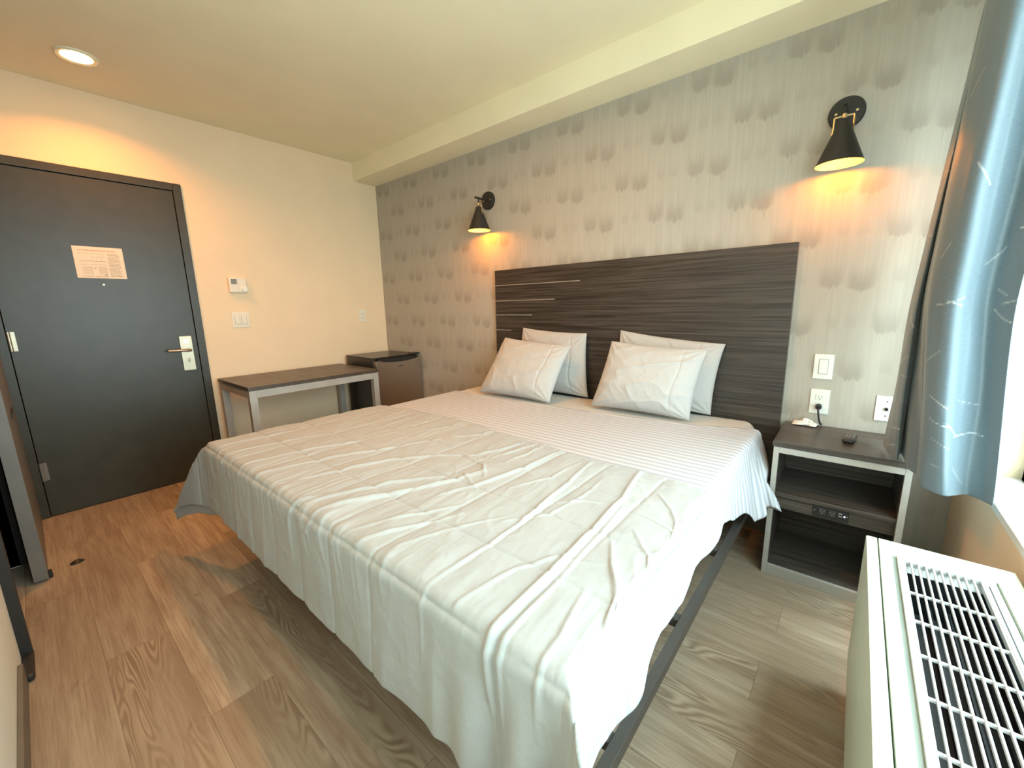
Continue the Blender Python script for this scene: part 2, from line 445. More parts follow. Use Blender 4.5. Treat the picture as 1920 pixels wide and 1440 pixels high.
# entry door
d = empty('door_1', (0, (DY0+DY1)/2, 0), kind='structure')
m = MB(); fw = .047
m.box(-T, .014, DY1-fw, DY1, 0, DH, .003); m.box(-T, .014, DY0, DY0+fw, 0, DH, .003); m.box(-T, .014, DY0+fw, DY1-fw, DH-fw, DH, .003)
m.build('door_frame', M['door'], d, smooth=True)
LY0, LY1, LZ = DY0+fw+.003, DY1-fw-.003, DH-fw-.003
box('door_leaf', M['door'], d, -.045, .006, LY0, LY1, .006, LZ, bev=.002)
for z0, mm in ((1.02, 'nickel'), (.235, 'bdoor'), (1.80, 'nickel')):
    h = MB(); h.lathe([(0, 0), (.008, 0), (.008, .11), (0, .11)], (.018, LY0+.006, z0), seg=16); h.box(.005, .011, LY0, LY0+.03, z0, z0+.11)
    h.build('hinge', M[mm], d, smooth=True)
lp = box('lock_plate', M['nickel'], d, .006, .016, -1.687, -1.613, .808, 1.055, bev=.004)
m = MB(); m.tube([(.012, -1.640, .955), (.058, -1.640, .955), (.064, -1.655, .956), (.064, -1.70, .958), (.062, -1.765, .960)], [.011, .010, .010, .009, .008], 12)
m.build('lever', M['nickel'], lp, smooth=True)
m = MB(); m.lathe([(0, 0), (.011, 0), (.011, .008), (0, .008)], (.016, -1.648, .885), (1, 0, 0), 18); m.box(.022, .038, -1.651, -1.645, .872, .898, .002)
m.build('thumb_turn', M['nickel'], lp, smooth=True)
m = MB(); m.box(.0158, .0168, -1.665, -1.638, 1.005, 1.03)
m.build('card_reader_slot', M['brass'], lp)
MB().lathe([(0, 0), (.008, 0), (.0065, .004), (0, .005)], (.006, -2.013, 1.401), (1, 0, 0), 20).build('peephole', M['nickel'], d, smooth=True)

# paper notice on the door: blocks of small print, drawn as flat printed strips
nt = empty('notice', (.007, -2.01, 1.44), 'printed evacuation notice sheet fixed on the dark entry door', 'notice')
M['paper'] = paint('cream_paper', (.78, .70, .56), .7, var=.02)
M['ink'] = paint('grey_print', (.36, .31, .22), .8)
M['inkred'] = paint('faded_red_print', (.55, .30, .22), .8)
box('paper_sheet', M['paper'], nt, .0062, .0072, -2.121, -1.897, 1.440, 1.629)
def strips(rows, mat, name):
    m = MB()
    for (y0, y1, z0, z1) in rows: m.box(.0072, .0075, y0, y1, z0, z1)
    m.build(name, mat, nt)
Y0, Z1 = -2.121, 1.629
rows = []
rr = random.Random(3)
def words(y0, y1, z, hgt):
    y = y0
    while y < y1:
        L = rr.uniform(.004, .012); rows.append((Y0+y, Y0+min(y+L, y1), Z1-z-hgt, Z1-z)); y += L+.002
for k in range(17): words(.150, .150+rr.uniform(.045, .058), .037+k*.0085, .0035)
for k in range(5): words(.030, .075, .122+k*.010, .003)
for k in range(5): words(.100, .140, .122+k*.010, .003)
words(.020, .075, .176, .003); words(.085, .140, .176, .003)
rows += [(Y0+.020, Y0+.138, Z1-.088, Z1-.0855), (Y0+.020, Y0+.138, Z1-.108, Z1-.1065), (Y0+.078, Y0+.079, Z1-.085, Z1-.04), (Y0+.020, Y0+.138, Z1-.041, Z1-.0395),
         (Y0+.098, Y0+.099, Z1-.085, Z1-.06), (Y0+.118, Y0+.119, Z1-.085, Z1-.06), (Y0+.078, Y0+.138, Z1-.062, Z1-.0605), (Y0+.082, Y0+.090, Z1-.132, Z1-.125), (Y0+.124, Y0+.136, Z1-.170, Z1-.165)]
strips(rows, M['ink'], 'small_print')
rows = []
words(.022, .19, .020, .0055)
strips(rows, M['inkred'], 'title_line')

# barn door standing a little off the front wall
b = empty('door_2', (.45, -2.512, 0), kind='structure')
box('sliding_panel', M['bdoor'], b, .0, .91, -2.536, -2.489, .012, 2.14, bev=.002)
box('flush_pull', M['black'], b, .40, .62, -2.4895, -2.484, .735, .76, bev=.002)
box('floor_guide', M['black'], b, .86, .885, -2.490, -2.476, .0, .035, bev=.003)
m = MB(); m.box(.05, 1.85, -2.528, -2.520, 2.19, 2.23, .002); m.box(.1, .13, -2.575, -2.528, 2.195, 2.225); m.box(1.7, 1.73, -2.575, -2.528, 2.195, 2.225)
m.box(.12, .16, -2.52, -2.512, 2.05, 2.24); m.box(.75, .79, -2.52, -2.512, 2.05, 2.24)
m.build('track', M['black'], b)

# ------------------------------------------------------------------ downlight
def downlight(x, y, label, energy, spread):
    dl = empty('downlight', (x, y, ZC), label, 'ceiling light')
    MB().lathe([(.062, 0), (.085, 0), (.085, -.004), (.078, -.010), (.062, -.006)], (x, y, ZC), seg=40, close=True).build('trim_ring', M['shadein'], dl, smooth=True)
    MB().lathe([(0, -.001), (.062, -.001), (.062, -.004), (0, -.005)], (x, y, ZC), seg=40).build('lens', M['downlens'], dl, smooth=True)
    L = bpy.data.lights.new('downlight_beam', 'AREA'); L.shape = 'DISK'; L.size = .12; L.energy = energy; L.color = (1., .34, .05); L.spread = math.radians(spread)
    lo = bpy.data.objects.new('downlight_beam', L); C.objects.link(lo); lo.parent = dl; lo.location = (0, 0, -.012)
downlight(.455, -1.99, 'glowing round recessed downlight in the ceiling above the entry door', 9., 140)
downlight(2.2, -1.3, 'round downlight added in the ceiling over the bed as unseen warm fill', 14., 165)  # added out of view to carry the warm light on the left wall

# ------------------------------------------------------------------ wall lamps
def wall_lamp(x, z, label, energy):
    r = empty('wall_lamp', (x, 0, z), label, 'wall lamp', 'black cone wall lamps above the bed')
    m = MB(); m.lathe([(0, 0), (.063, 0), (.063, .014), (.059, .019), (.030, .021), (.012, .024), (0, .024)], (x, -.0005, z), (0, -1, 0), 40)
    bp = m.build('back_plate', M['black'], r, smooth=True)
    for s in (-1, 1):
        MB().lathe([(0, 0), (.006, 0), (.005, .004), (0, .005)], (x+s*.035, -.0195, z), (0, -1, 0), 14).build('screw', M['brass'], bp, smooth=True)
    MB().tube([(x, -.02, z), (x, -.145, z)], .0075, 14).build('arm', M['black'], r, smooth=True)
    jy = -.112
    MB().tube([(x, jy, z), (x, jy, z-.075)], .006, 12).build('stem', M['black'], r, smooth=True)
    zt = z-.042
    MB().lathe([(0, -.008), (.0085, -.008), (.0085, .008), (0, .008)], (x, jy, zt), seg=16).build('joint', M['brass'], r, smooth=True)
    k = .032
    MB().tube([(x-k-.006, jy, zt-.095), (x-k, jy, zt-.045), (x-k, jy, zt-.001), (x-k+.002, jy, zt), (x+k-.002, jy, zt), (x+k, jy, zt-.001), (x+k, jy, zt-.045), (x+k+.006, jy, zt-.095)], .0033, 8).build('yoke', M['brass'], r, smooth=True)
    # cone shade: outside black, lining white
    zr, ztop = z-.222, z-.070
    pr = [(.010, ztop+.012), (.019, ztop+.008), (.024, ztop-.006), (.081, zr), (.0815, zr-.002)]
    m = MB(); m.lathe([(0, ztop+.014)]+pr, (x, jy, 0), seg=48); sh = m.build('shade', M['shadeout'], r, smooth=True)
    m = MB(); m.lathe([(.0815, zr-.002), (.0795, zr), (.0225, ztop-.008), (0, ztop-.006)], (x, jy, 0), seg=48); m.build('shade_lining', M['shadein'], sh, smooth=True)
    m = MB(); m.lathe([(0, -.034), (.014, -.032), (.022, -.018), (.022, -.006), (.012, .014), (.010, .035), (0, .036)], (x, jy, zr+.062), seg=24)
    m.build('bulb', M['bulb'], r, smooth=True)
    L = bpy.data.lights.new('lamp_glow', 'POINT'); L.energy = energy; L.color = (1., .27, .004); L.shadow_soft_size = .022
    lo = bpy.data.objects.new('lamp_glow', L); C.objects.link(lo); lo.parent = r; lo.location = (0, jy, zr-z+.022)
wall_lamp(1.472, 1.993, 'black cone wall lamp above the left end of the headboard', 5.)
wall_lamp(3.552, 1.990, 'black cone wall lamp above the nightstand near the curtain', 4.2)

# ------------------------------------------------------------------ switches and outlets
def plate(name, mat, root, wall, a0, a1, z0, z1, d=.006):
    """cover plate on the back wall (wall='b', a = x) or left wall (wall='l', a = y)"""
    if wall == 'b': return box(name, mat, root, a0, a1, -d, -.0003, z0, z1, bev=.002)
    return box(name, mat, root, .0003, d, a0, a1, z0, z1, bev=.002)
t = empty('thermostat', (0, -1.275, 1.36), 'white wall thermostat with small grey screen and round dial', 'thermostat')
box('body', M['plasticwarm'], t, .0003, .026, -1.337, -1.215, 1.359, 1.474, bev=.010, seg=3)
box('screen', M['screen'], t, .0255, .0268, -1.322, -1.283, 1.423, 1.462)
MB().lathe([(0, 0), (.019, 0), (.018, .012), (0, .013)], (.026, -1.237, 1.387), (1, 0, 0), 28).build('dial', M['plastic'], t, smooth=True)
m = MB(); m.box(.0257, .0263, -1.335, -1.217, 1.415, 1.4155); m.box(.0257, .0263, -1.276, -1.2755, 1.36, 1.472); m.build('face_seam', M['acgrey'], t)
t = empty('light_switch', (0, -1.285, 1.1), 'double rocker light switch under the thermostat beside the door', 'light switch', None)
plate('cover_plate', M['plasticwarm'], t, 'l', -1.343, -1.227, 1.098, 1.214)
for c in (-1.308, -1.262):
    plate('rocker', M['plasticwarm'], t, 'l', c-.0165, c+.0165, 1.123, 1.190, .010)
    m = MB()
    for q in ((c-.018, c-.0165), (c+.0165, c+.018)): m.box(.006, .0064, q[0], q[1], 1.122, 1.191)
    m.box(.006, .0064, c-.018, c+.018, 1.121, 1.1225); m.build('rocker_gap', M['acgrey'], t)
def receptacle(root, wall, c, z):
    """one three-hole socket face"""
    if wall == 'b':
        p = box('socket', M['plastic'], root, c-.0165, c+.0165, -.0085, -.0055, z-.014, z+.014, bev=.002)
        m = MB(); m.box(c-.0075, c-.0055, -.0088, -.0082, z, z+.008); m.box(c+.0055, c+.0075, -.0088, -.0082, z, z+.007); m.lathe([(0, 0), (.0025, 0), (0, .0002)], (c, -.0086, z-.007), (0, -1, 0), 10)
    else:
        p = box('socket', M['plasticwarm'], root, .0055, .0085, c-.0165, c+.0165, z-.014, z+.014, bev=.002)
        m = MB(); m.box(.0082, .0088, c-.0075, c-.0055, z, z+.008); m.box(.0082, .0088, c+.0055, c+.0075, z, z+.007); m.lathe([(0, 0), (.0025, 0), (0, .0002)], (.0086, c, z-.007), (1, 0, 0), 10)
    m.build('socket_holes', M['slot'], p)
t = empty('wall_outlet', (0, -.253, 1.1), 'ivory duplex wall outlet above the mini fridge', 'outlet')
plate('cover_plate', M['plasticwarm'], t, 'l', -.290, -.216, 1.097, 1.217)
for z in (1.137, 1.176): receptacle(t, 'l', -.253, z)
t = empty('light_switch', (3.579, 0, .85), 'single rocker light switch above the outlet by the headboard', 'light switch')
plate('cover_plate', M['plastic'], t, 'b', 3.542, 3.616, .849, .966)
plate('rocker', M['plastic'], t, 'b', 3.5625, 3.5955, .874, .941, .0095)
m = MB(); m.box(3.561, 3.5625, -.0066, -.006, .8725, .9425); m.box(3.5955, 3.597, -.0066, -.006, .8725, .9425); m.box(3.561, 3.597, -.0066, -.006, .8725, .874); m.box(3.561, 3.597, -.0066, -.006, .941, .9425)
m.build('rocker_gap', M['acgrey'], t)
t = empty('wall_outlet', (3.58, 0, .68), 'white duplex outlet above the nightstand with a black plug in it', 'outlet')
plate('cover_plate', M['plastic'], t, 'b', 3.543, 3.617, .681, .799)
for z in (.720, .761): receptacle(t, 'b', 3.580, z)
t = empty('cable_outlet', (3.817, 0, .68), 'white cable outlet plate partly behind the grey curtain', 'outlet')
plate('cover_plate', M['plastic'], t, 'b', 3.780, 3.856, .682, .795)
MB().lathe([(.0065, 0), (.0065, .012), (.004, .012), (.004, .004), (0, .004)], (3.817, -.006, .738), (0, -1, 0), 18).build('cable_jack', M['slot'], t, smooth=True)
for z in (.706, .771): MB().lathe([(0, 0), (.003, 0), (0, .001)], (3.817, -.006, z), (0, -1, 0), 10).build('screw', M['slot'], t)
t = empty('power_cord', (3.59, -.02, .632), 'black plug and short cord plugged in above the nightstand', 'power cord')
MB().tube([(3.580, -.0095, .718), (3.580, -.024, .718), (3.580, -.036, .715)], [.013, .014, .010], 14).build('plug', M['blackplastic'], t, smooth=True)
MB().tube([(3.580, -.032, .716), (3.581, -.044, .708), (3.583, -.048, .69), (3.588, -.044, .66), (3.594, -.036, .640), (3.597, -.025, .6345), (3.598, -.012, .634)], .0042, 10).build('cord', M['blackplastic'], t, smooth=True)

# ------------------------------------------------------------------ headboard
hb = empty('headboard', (2.487, -.015, .3), 'wide dark brown wood grain headboard fixed on the patterned wall', 'headboard')
HX0, HX1, HZ1 = 1.541, 3.433, 1.480
box('panel', M['headboard'], hb, HX0, HX1, -.030, -.0005, .30, HZ1, bev=.0015)
m = MB(); m.box(HX0-.0012, HX0+.0002, -.0305, -.0005, .3, HZ1); m.box(HX1-.0002, HX1+.0012, -.0305, -.0005, .3, HZ1); m.box(HX0, HX1, -.0305, -.0005, HZ1-.0002, HZ1+.0012)
m.build('edge_banding', M['nightwood'], hb)
M['inlay'] = paint('pale_metal_inlay', (.62, .56, .48), .35, .6)
for z, x1 in ((1.3705, 2.277), (1.258, 2.082), (1.1525, 1.890), (1.0395, 1.690)):
    box('inlay_strip', M['inlay'], hb, HX0+.001, x1, -.0312, -.0295, z-.0024, z+.0024)

# ------------------------------------------------------------------ bed frame and mattress
bx0, bx1, by0, by1 = 1.46, 3.386, -1.905, -.05
f = empty('bed_frame', ((bx0+bx1)/2, -1., 0), 'low black steel bed frame under the white mattress', 'bed frame')
for nm, a in (('side_rail', (bx1-.026, bx1, by0, by1, .245, .282)), ('side_rail', (bx0, bx0+.026, by0, by1, .245, .282)),
              ('foot_rail', (bx0+.026, bx1-.026, by0, by0+.026, .245, .282)), ('head_rail', (bx0+.026, bx1-.026, by1-.026, by1, .245, .282))):
    box(nm, M['railblack'], f, *a, bev=.002)
for y in (-1.70, -1.25, -.80, -.36):
    box('cross_bar', M['railblack'], f, bx0+.026, bx1-.026, y-.015, y+.015, .250, .278, bev=.002)
for x in (bx0+.10, (bx0+bx1)/2, bx1-.26):
    for y in (by0+.25, by1-.2):
        box('leg', M['railblack'], f, x-.018, x+.018, y-.018, y+.018, 0, .25, bev=.002)
box('centre_rail', M['railblack'], f, (bx0+bx1)/2-.015, (bx0+bx1)/2+.015, by0+.026, by1-.026, .215, .250, bev=.002)
MX0, MX1, MY0, MY1, MZ0, MZ1 = 1.445, 3.340, -1.925, -.036, .283, .612
mt = MB().box(MX0, MX1, MY0, MY1, MZ0, MZ1)
es = [e for e in mt.bm.edges]
bmesh.ops.bevel(mt.bm, geom=es, offset=.055, segments=6, profile=.5, affect='EDGES')
mo = mt.build('mattress', M['fitted'], None, smooth=True)
uvl = mo.data.uv_layers.new(name='UVMap')
for p in mo.data.polygons:
    for li in p.loop_indices:
        co = mo.data.vertices[mo.data.loops[li].vertex_index].co; uvl.data[li].uv = (co.x+co.z*.3, co.y+co.z*.3)
tag(mo, 'thick mattress in a plain cream fitted sheet against the headboard', 'mattress')

# ------------------------------------------------------------------ draped bed linen
def fall(o, R, flare=0.):
    """distance o past the edge -> (outward, downward) over a rounded edge"""
    o = np.maximum(o, 0); th = np.minimum(o/R, math.pi/2); rest = np.maximum(o-R*math.pi/2, 0)
    return R*np.sin(th)+rest*flare, R*(1-np.cos(th))+rest*math.sqrt(max(0, 1-flare*flare))
# comforter -------------------------------------------------------
def comforter():
    X0, X1, YFT, Z = 1.475, 3.358, -1.895, .630          # flat part, before the rounded edges start
    R = .042
    na, nb = 560, 420
    a = np.linspace(X0-.40, X1+.30, na)[:, None]+np.zeros((na, nb))
    tb = np.linspace(0, 1, nb)[None, :]+np.zeros((na, nb))
    # back edge of the comforter, wavering, in world y
    kx = np.array([1.0, 1.45, 1.75, 2.03, 2.30, 2.50, 2.93, 3.15, 3.30, 3.42, 3.60])
    ky = np.array([-1.08, -1.03, -.985, -.955, -.985, -1.015, -1.055, -1.045, -1.06, -1.09, -1.14])
    yb = np.interp(a[:, 0], kx, ky); yb = np.convolve(np.pad(yb, 12, 'edge'), np.ones(25)/25, 'valid')
    # length hanging past the foot
    kx = np.array([1.0, 1.45, 1.9, 2.6, 3.0, 3.2, 3.30, 3.42, 3.6]); kb = np.array([.33, .335, .345, .355, .345, .345, .52, .62, .66])
    bo = np.interp(a[:, 0], kx, kb)
    end = YFT - bo
    b = yb[:, None]*(1-tb)+end[:, None]*tb               # unrolled y
    ol = np.maximum(X0-a, 0); orr = np.maximum(a-X1, 0); of = np.maximum(YFT-b, 0)
    orr = orr*np.interp(b, [-2.4, -1.9, -1.76, -1.63, -1.33, -1.1, -.95], [.67, .67, .52, .385, .41, .46, .55])*(1+.03*np.sin(b*17)*sstep(-1.9, -1.6, b))
    lx, ld = fall(ol, R, .10); rx, rd = fall(orr, R, .10); fy, fd = fall(of, R, .04)
    sd = np.where(ol > 0, ld, rd); side_o = np.where(ol > 0, ol, orr)
    p = 5.
    drop = (sd**p+fd**p+1e-12)**(1/p)
    mn = np.minimum(side_o, of); flap = np.maximum(mn-.03, 0)
    x = np.clip(a, X0, X1) - lx + rx
    y = np.maximum(b, YFT) - fy
    # corner flaps stick out diagonally
    fl = flap*(ol > 0); x = x - fl*.93; y = y - fl*.30
    fr = flap*(orr > 0); x = x + fr*.55; y = y - fr*.45
    z = Z - drop
    z = z - .06*fl - .20*np.maximum(fl-.12, 0)
    z = np.maximum(z, .03)
    P = np.stack([x, y, z], -1)
    # ---- relief: quilt channels, creases, gathers
    top = 1-sstep(.0, .03, np.maximum(side_o, of)) * 0
    sx = (a-3.235)/.205; sy = (b+1.937)/.215
    dx = np.abs(sx-np.round(sx))*.205; dy = np.abs(sy-np.round(sy))*.215
    wob = vnoise(a*9, b*9, 3)
    seam = np.exp(-(dx/.0055)**2)*(.55+.45*wob)+np.exp(-(dy/.0065)**2)*(.55+.45*vnoise(a*7, b*7, 8))*(1-sstep(.10, .14, of))
    puff = np.minimum(dx, np.where(of > .12, .1, dy)); puff = sstep(0, .055, puff)
    h = .0026*puff - .0044*np.clip(seam, 0, 1.2)
    # long wrinkles along the bed, stronger to the left and over the foot edge
    wx = a + .10*(b+1.9)*1.0 + .03*vnoise(a*4, b*4, 2)
    g = ridged(wx*15, b*1.7, 1)**3
    g2 = ridged(wx*34, b*3.2, 4)**3
    g3 = ridged(wx*60+2*vnoise(a*3, b*3, 1), b*5, 14)**2*sstep(.45, .75, vnoise(a*5, b*4, 21))
    leftw = 1-sstep(2.55, 3.1, a)
    foot = np.exp(-((b+1.93)/.16)**2)
    patch = sstep(.35, .75, vnoise(a*3.3+b, b*3.1-a, 15))
    h += (.0050*g*patch*(.25+.75*leftw)+.0030*g2*(.3+.7*leftw))*(.40+.75*foot)*(1-.5*sstep(.0, .3, of))
    h += .0020*g3*(.3+.7*leftw)+.0016*(vnoise(a*22+b*9, b*26-a*5, 23)-.5)
    h += .0016*(ridged(a*9+b*6, b*7-a*3, 6)**5)*(1-foot)
    # broad soft lumps
    h += .0045*(vnoise(a*4.5, b*5.5, 9)-.4)
    # named folds: (x, y) polylines on the top, ridge height, width
    def fold(pts, hh, wd):
        nonlocal h
        hh *= .62; wd *= .62
        pts = np.array(pts); best = np.full(a.shape, 9.); tt = np.zeros(a.shape); n = len(pts)-1
        for i in range(n):
            p0, p1 = pts[i], pts[i+1]; dv = p1-p0; L2 = dv@dv
            t = np.clip(((a-p0[0])*dv[0]+(b-p0[1])*dv[1])/L2, 0, 1)
            dd = np.hypot(a-p0[0]-t*dv[0], b-p0[1]-t*dv[1]); q = dd < best
            best = np.where(q, dd, best); tt = np.where(q, (i+t)/n, tt)
        h = h + hh*np.exp(-(best/wd)**2)*(np.sin(np.pi*np.clip(tt, .06, .94))**.5)
    fold([(3.25, -2.5), (3.235, -2.1), (3.222, -1.93), (3.205, -1.60), (3.185, -1.30), (3.14, -1.06)], .016, .011)
    fold([(3.275, -2.5), (3.262, -2.1), (3.250, -1.93), (3.23, -1.6), (3.21, -1.35)], .009, .008)
    fold([(3.03, -2.25), (3.03, -1.93), (3.025, -1.60), (2.99, -1.30), (2.96, -1.08)], .011, .009)
    fold([(2.50, -1.97), (2.56, -1.78), (2.66, -1.55), (2.70, -1.40)], .017, .016)
    fold([(2.42, -1.96), (2.47, -1.80), (2.52, -1.66), (2.62, -1.50)], .013, .012)
    fold([(2.36, -2.12), (2.37, -1.96), (2.43, -1.82)], .012, .012)
    fold([(2.20, -1.90), (2.28, -1.70), (2.33, -1.52), (2.46, -1.36)], .012, .012)
    fold([(2.05, -1.95), (2.10, -1.70), (2.20, -1.45), (2.28, -1.25)], .011, .011)
    fold([(1.90, -1.98), (1.93, -1.72), (2.0, -1.50), (2.03, -1.30)], .010, .010)
    fold([(2.72, -1.62), (2.77, -1.45), (2.80, -1.28), (2.80, -1.05)], .012, .012)
    fold([(2.62, -1.30), (2.66, -1.18), (2.67, -1.02)], .010, .009)
    fold([(2.53, -1.33), (2.60, -1.20), (2.62, -1.03)], .010, .009)
    fold([(2.70, -1.30), (2.72, -1.18), (2.71, -1.04)], .008, .007)
    fold([(2.75, -1.93), (2.80, -1.80), (2.86, -1.66)], .009, .009)
    fold([(2.68, -1.93), (2.75, -1.76), (2.82, -1.62)], .008, .008)
    fold([(3.12, -1.92), (3.14, -1.76), (3.19, -1.66), (3.30, -1.62)], .007, .007)
    fold([(3.30, -1.60), (3.36, -1.70), (3.42, -1.84)], .009, .009)
    fold([(3.29, -1.45), (3.35, -1.52), (3.43, -1.60)], .006, .008)
    fold([(3.22, -1.35), (3.30, -1.36), (3.40, -1.40)], .006, .008)
    fold([(1.70, -2.02), (1.72, -1.8), (1.76, -1.55)], .008, .010)
    fold([(1.55, -2.02), (1.57, -1.8), (1.60, -1.5)], .008, .010)
    fold([(3.02, -1.45), (3.10, -1.38), (3.18, -1.36)], .007, .008)
    fold([(2.98, -1.62), (3.06, -1.50), (3.08, -1.36), (3.07, -1.20)], .006, .007)
    fold([(3.26, -1.20), (3.33, -1.28), (3.40, -1.42)], .007, .007)
    fold([(3.26, -1.52), (3.31, -1.62), (3.40, -1.74)], .008, .007)
    fold([(3.30, -1.72), (3.33, -1.86), (3.34, -2.05)], .008, .008)
    fold([(2.86, -1.45), (2.92, -1.30), (2.93, -1.12)], .007, .007)
    fold([(2.85, -1.90), (2.90, -1.72), (2.97, -1.60)], .006, .007)
    fold([(2.30, -1.20), (2.38, -1.10), (2.40, -1.0)], .008, .008)
    fold([(2.12, -1.22), (2.17, -1.10), (2.16, -.99)], .007, .008)
    fold([(2.40, -1.42), (2.52, -1.33), (2.66, -1.36), (2.74, -1.44)], .010, .009)
    fold([(2.55, -1.50), (2.66, -1.46), (2.78, -1.52)], .008, .008)
    # hanging vertical folds over the foot
    hang = sstep(.06, .30, of)
    h += hang*(.020*np.sin((a-3.27)*46)*sstep(3.02, 3.30, a)*(1-sstep(3.5, 3.6, a)) + .010*(ridged(a*6.5, b*.8, 12)**2-.3))
    # back hem: flat stitched border
    hem = np.exp(-((b-yb[:, None])/.022)**2); h += -.004*hem + .0010*hem*np.sin(a*150+4*vnoise(a*8, b*8, 5))
    P = displace(P, -h)
    Z1 = P[..., 2]; P[..., 2] = np.maximum(Z1, .012)
    uv = np.stack([a, b], -1)
    o = grid_mesh('comforter', P, uv, M['comforter'], None, thick=.006)
    tag(o, 'rumpled white quilted comforter spread over the foot half of the bed', 'comforter')
comforter()
# striped flat sheet --------------------------------------------------
def flat_sheet():
    X0, X1, Z = 1.490, 3.354, .6175
    R = .030; na, nb = 300, 150
    a = np.linspace(X0-.30, X1+.37, na)[:, None]+np.zeros((na, nb))
    tb = np.linspace(0, 1, nb)[None, :]+np.zeros((na, nb))
    kx = np.array([1.1, 1.5, 1.755, 2.58, 3.11, 3.30, 3.42, 3.7]); ky = np.array([-.40, -.43, -.45, -.392, -.335, -.26, -.22, -.20])
    yb = np.interp(a[:, 0], kx, ky); yb = np.convolve(np.pad(yb, 10, 'edge'), np.ones(21)/21, 'valid')
    b = yb[:, None]*(1-tb) + (-1.86)*tb
    ol = np.maximum(X0-a, 0); orr = np.maximum(a-X1, 0)
    # the right hem comes up towards the foot: squeeze the overhang
    sc = np.interp(b[0], [-1.9, -1.75, -1.6, -1.45, -1.36, -1.15, -1.0, -.85, -.72, -.5, -.3], [.55, .54, .47, .50, .44, .43, .49, .68, .84, .84, .86])[None, :]
    sc = sc*(1+.06*np.sin(b*21)+.05*(vnoise(b*7, b*0, 3)-.5))
    orr = orr*sc
    lx, ld = fall(ol, R, .05); rx, rd = fall(orr, R, .16)
    x = np.clip(a, X0, X1)-lx+rx; y = b.copy(); z = Z-ld-rd
    # loose corner at the head end swings out over the nightstand side
    k = np.clip((b+.62)/.36, 0, 1)**1.3; s = np.clip((orr-.06)/.26, 0, 1)
    x = x + .085*k*s; y = y - .20*k*s*np.clip((b+.62)/.3, 0, 1); z = z + .02*k*s
    P = np.stack([x, y, z], -1)
    hang = sstep(.05, .22, orr)
    h = hang*((.004+.008*sstep(-.75, -.4, b))*np.sin(b*30+4*vnoise(b*4, a*2, 1))+.007*np.sin(b*11+1.)) 
    h += .0016*(ridged(a*3, b*14, 7)**3)*sstep(2.9, 3.3, a) + .0012*vnoise(a*6, b*6, 4)
    wr = ridged(a*2.2+b*1.5, b*11, 2)**4
    h += .004*wr*sstep(2.95, 3.25, a)*sstep(-.62, -.30, b)
    fold_hem = np.exp(-((b-yb[:, None]+.006)/.010)**2); h += .0035*fold_hem
    P = displace(P, -h)
    lim = 3.444+.09*sstep(.405, .45, -P[..., 1]); P[..., 0] = np.minimum(P[..., 0], lim)
    P[..., 2] = np.where(orr+ol < .02, np.maximum(P[..., 2], .6165), P[..., 2])
    o = grid_mesh('flat_sheet', P, np.stack([a, b], -1), M['sheet'], None, thick=.0016)
    tag(o, 'white satin striped top sheet hanging over the right side of the mattress', 'sheet')
flat_sheet()
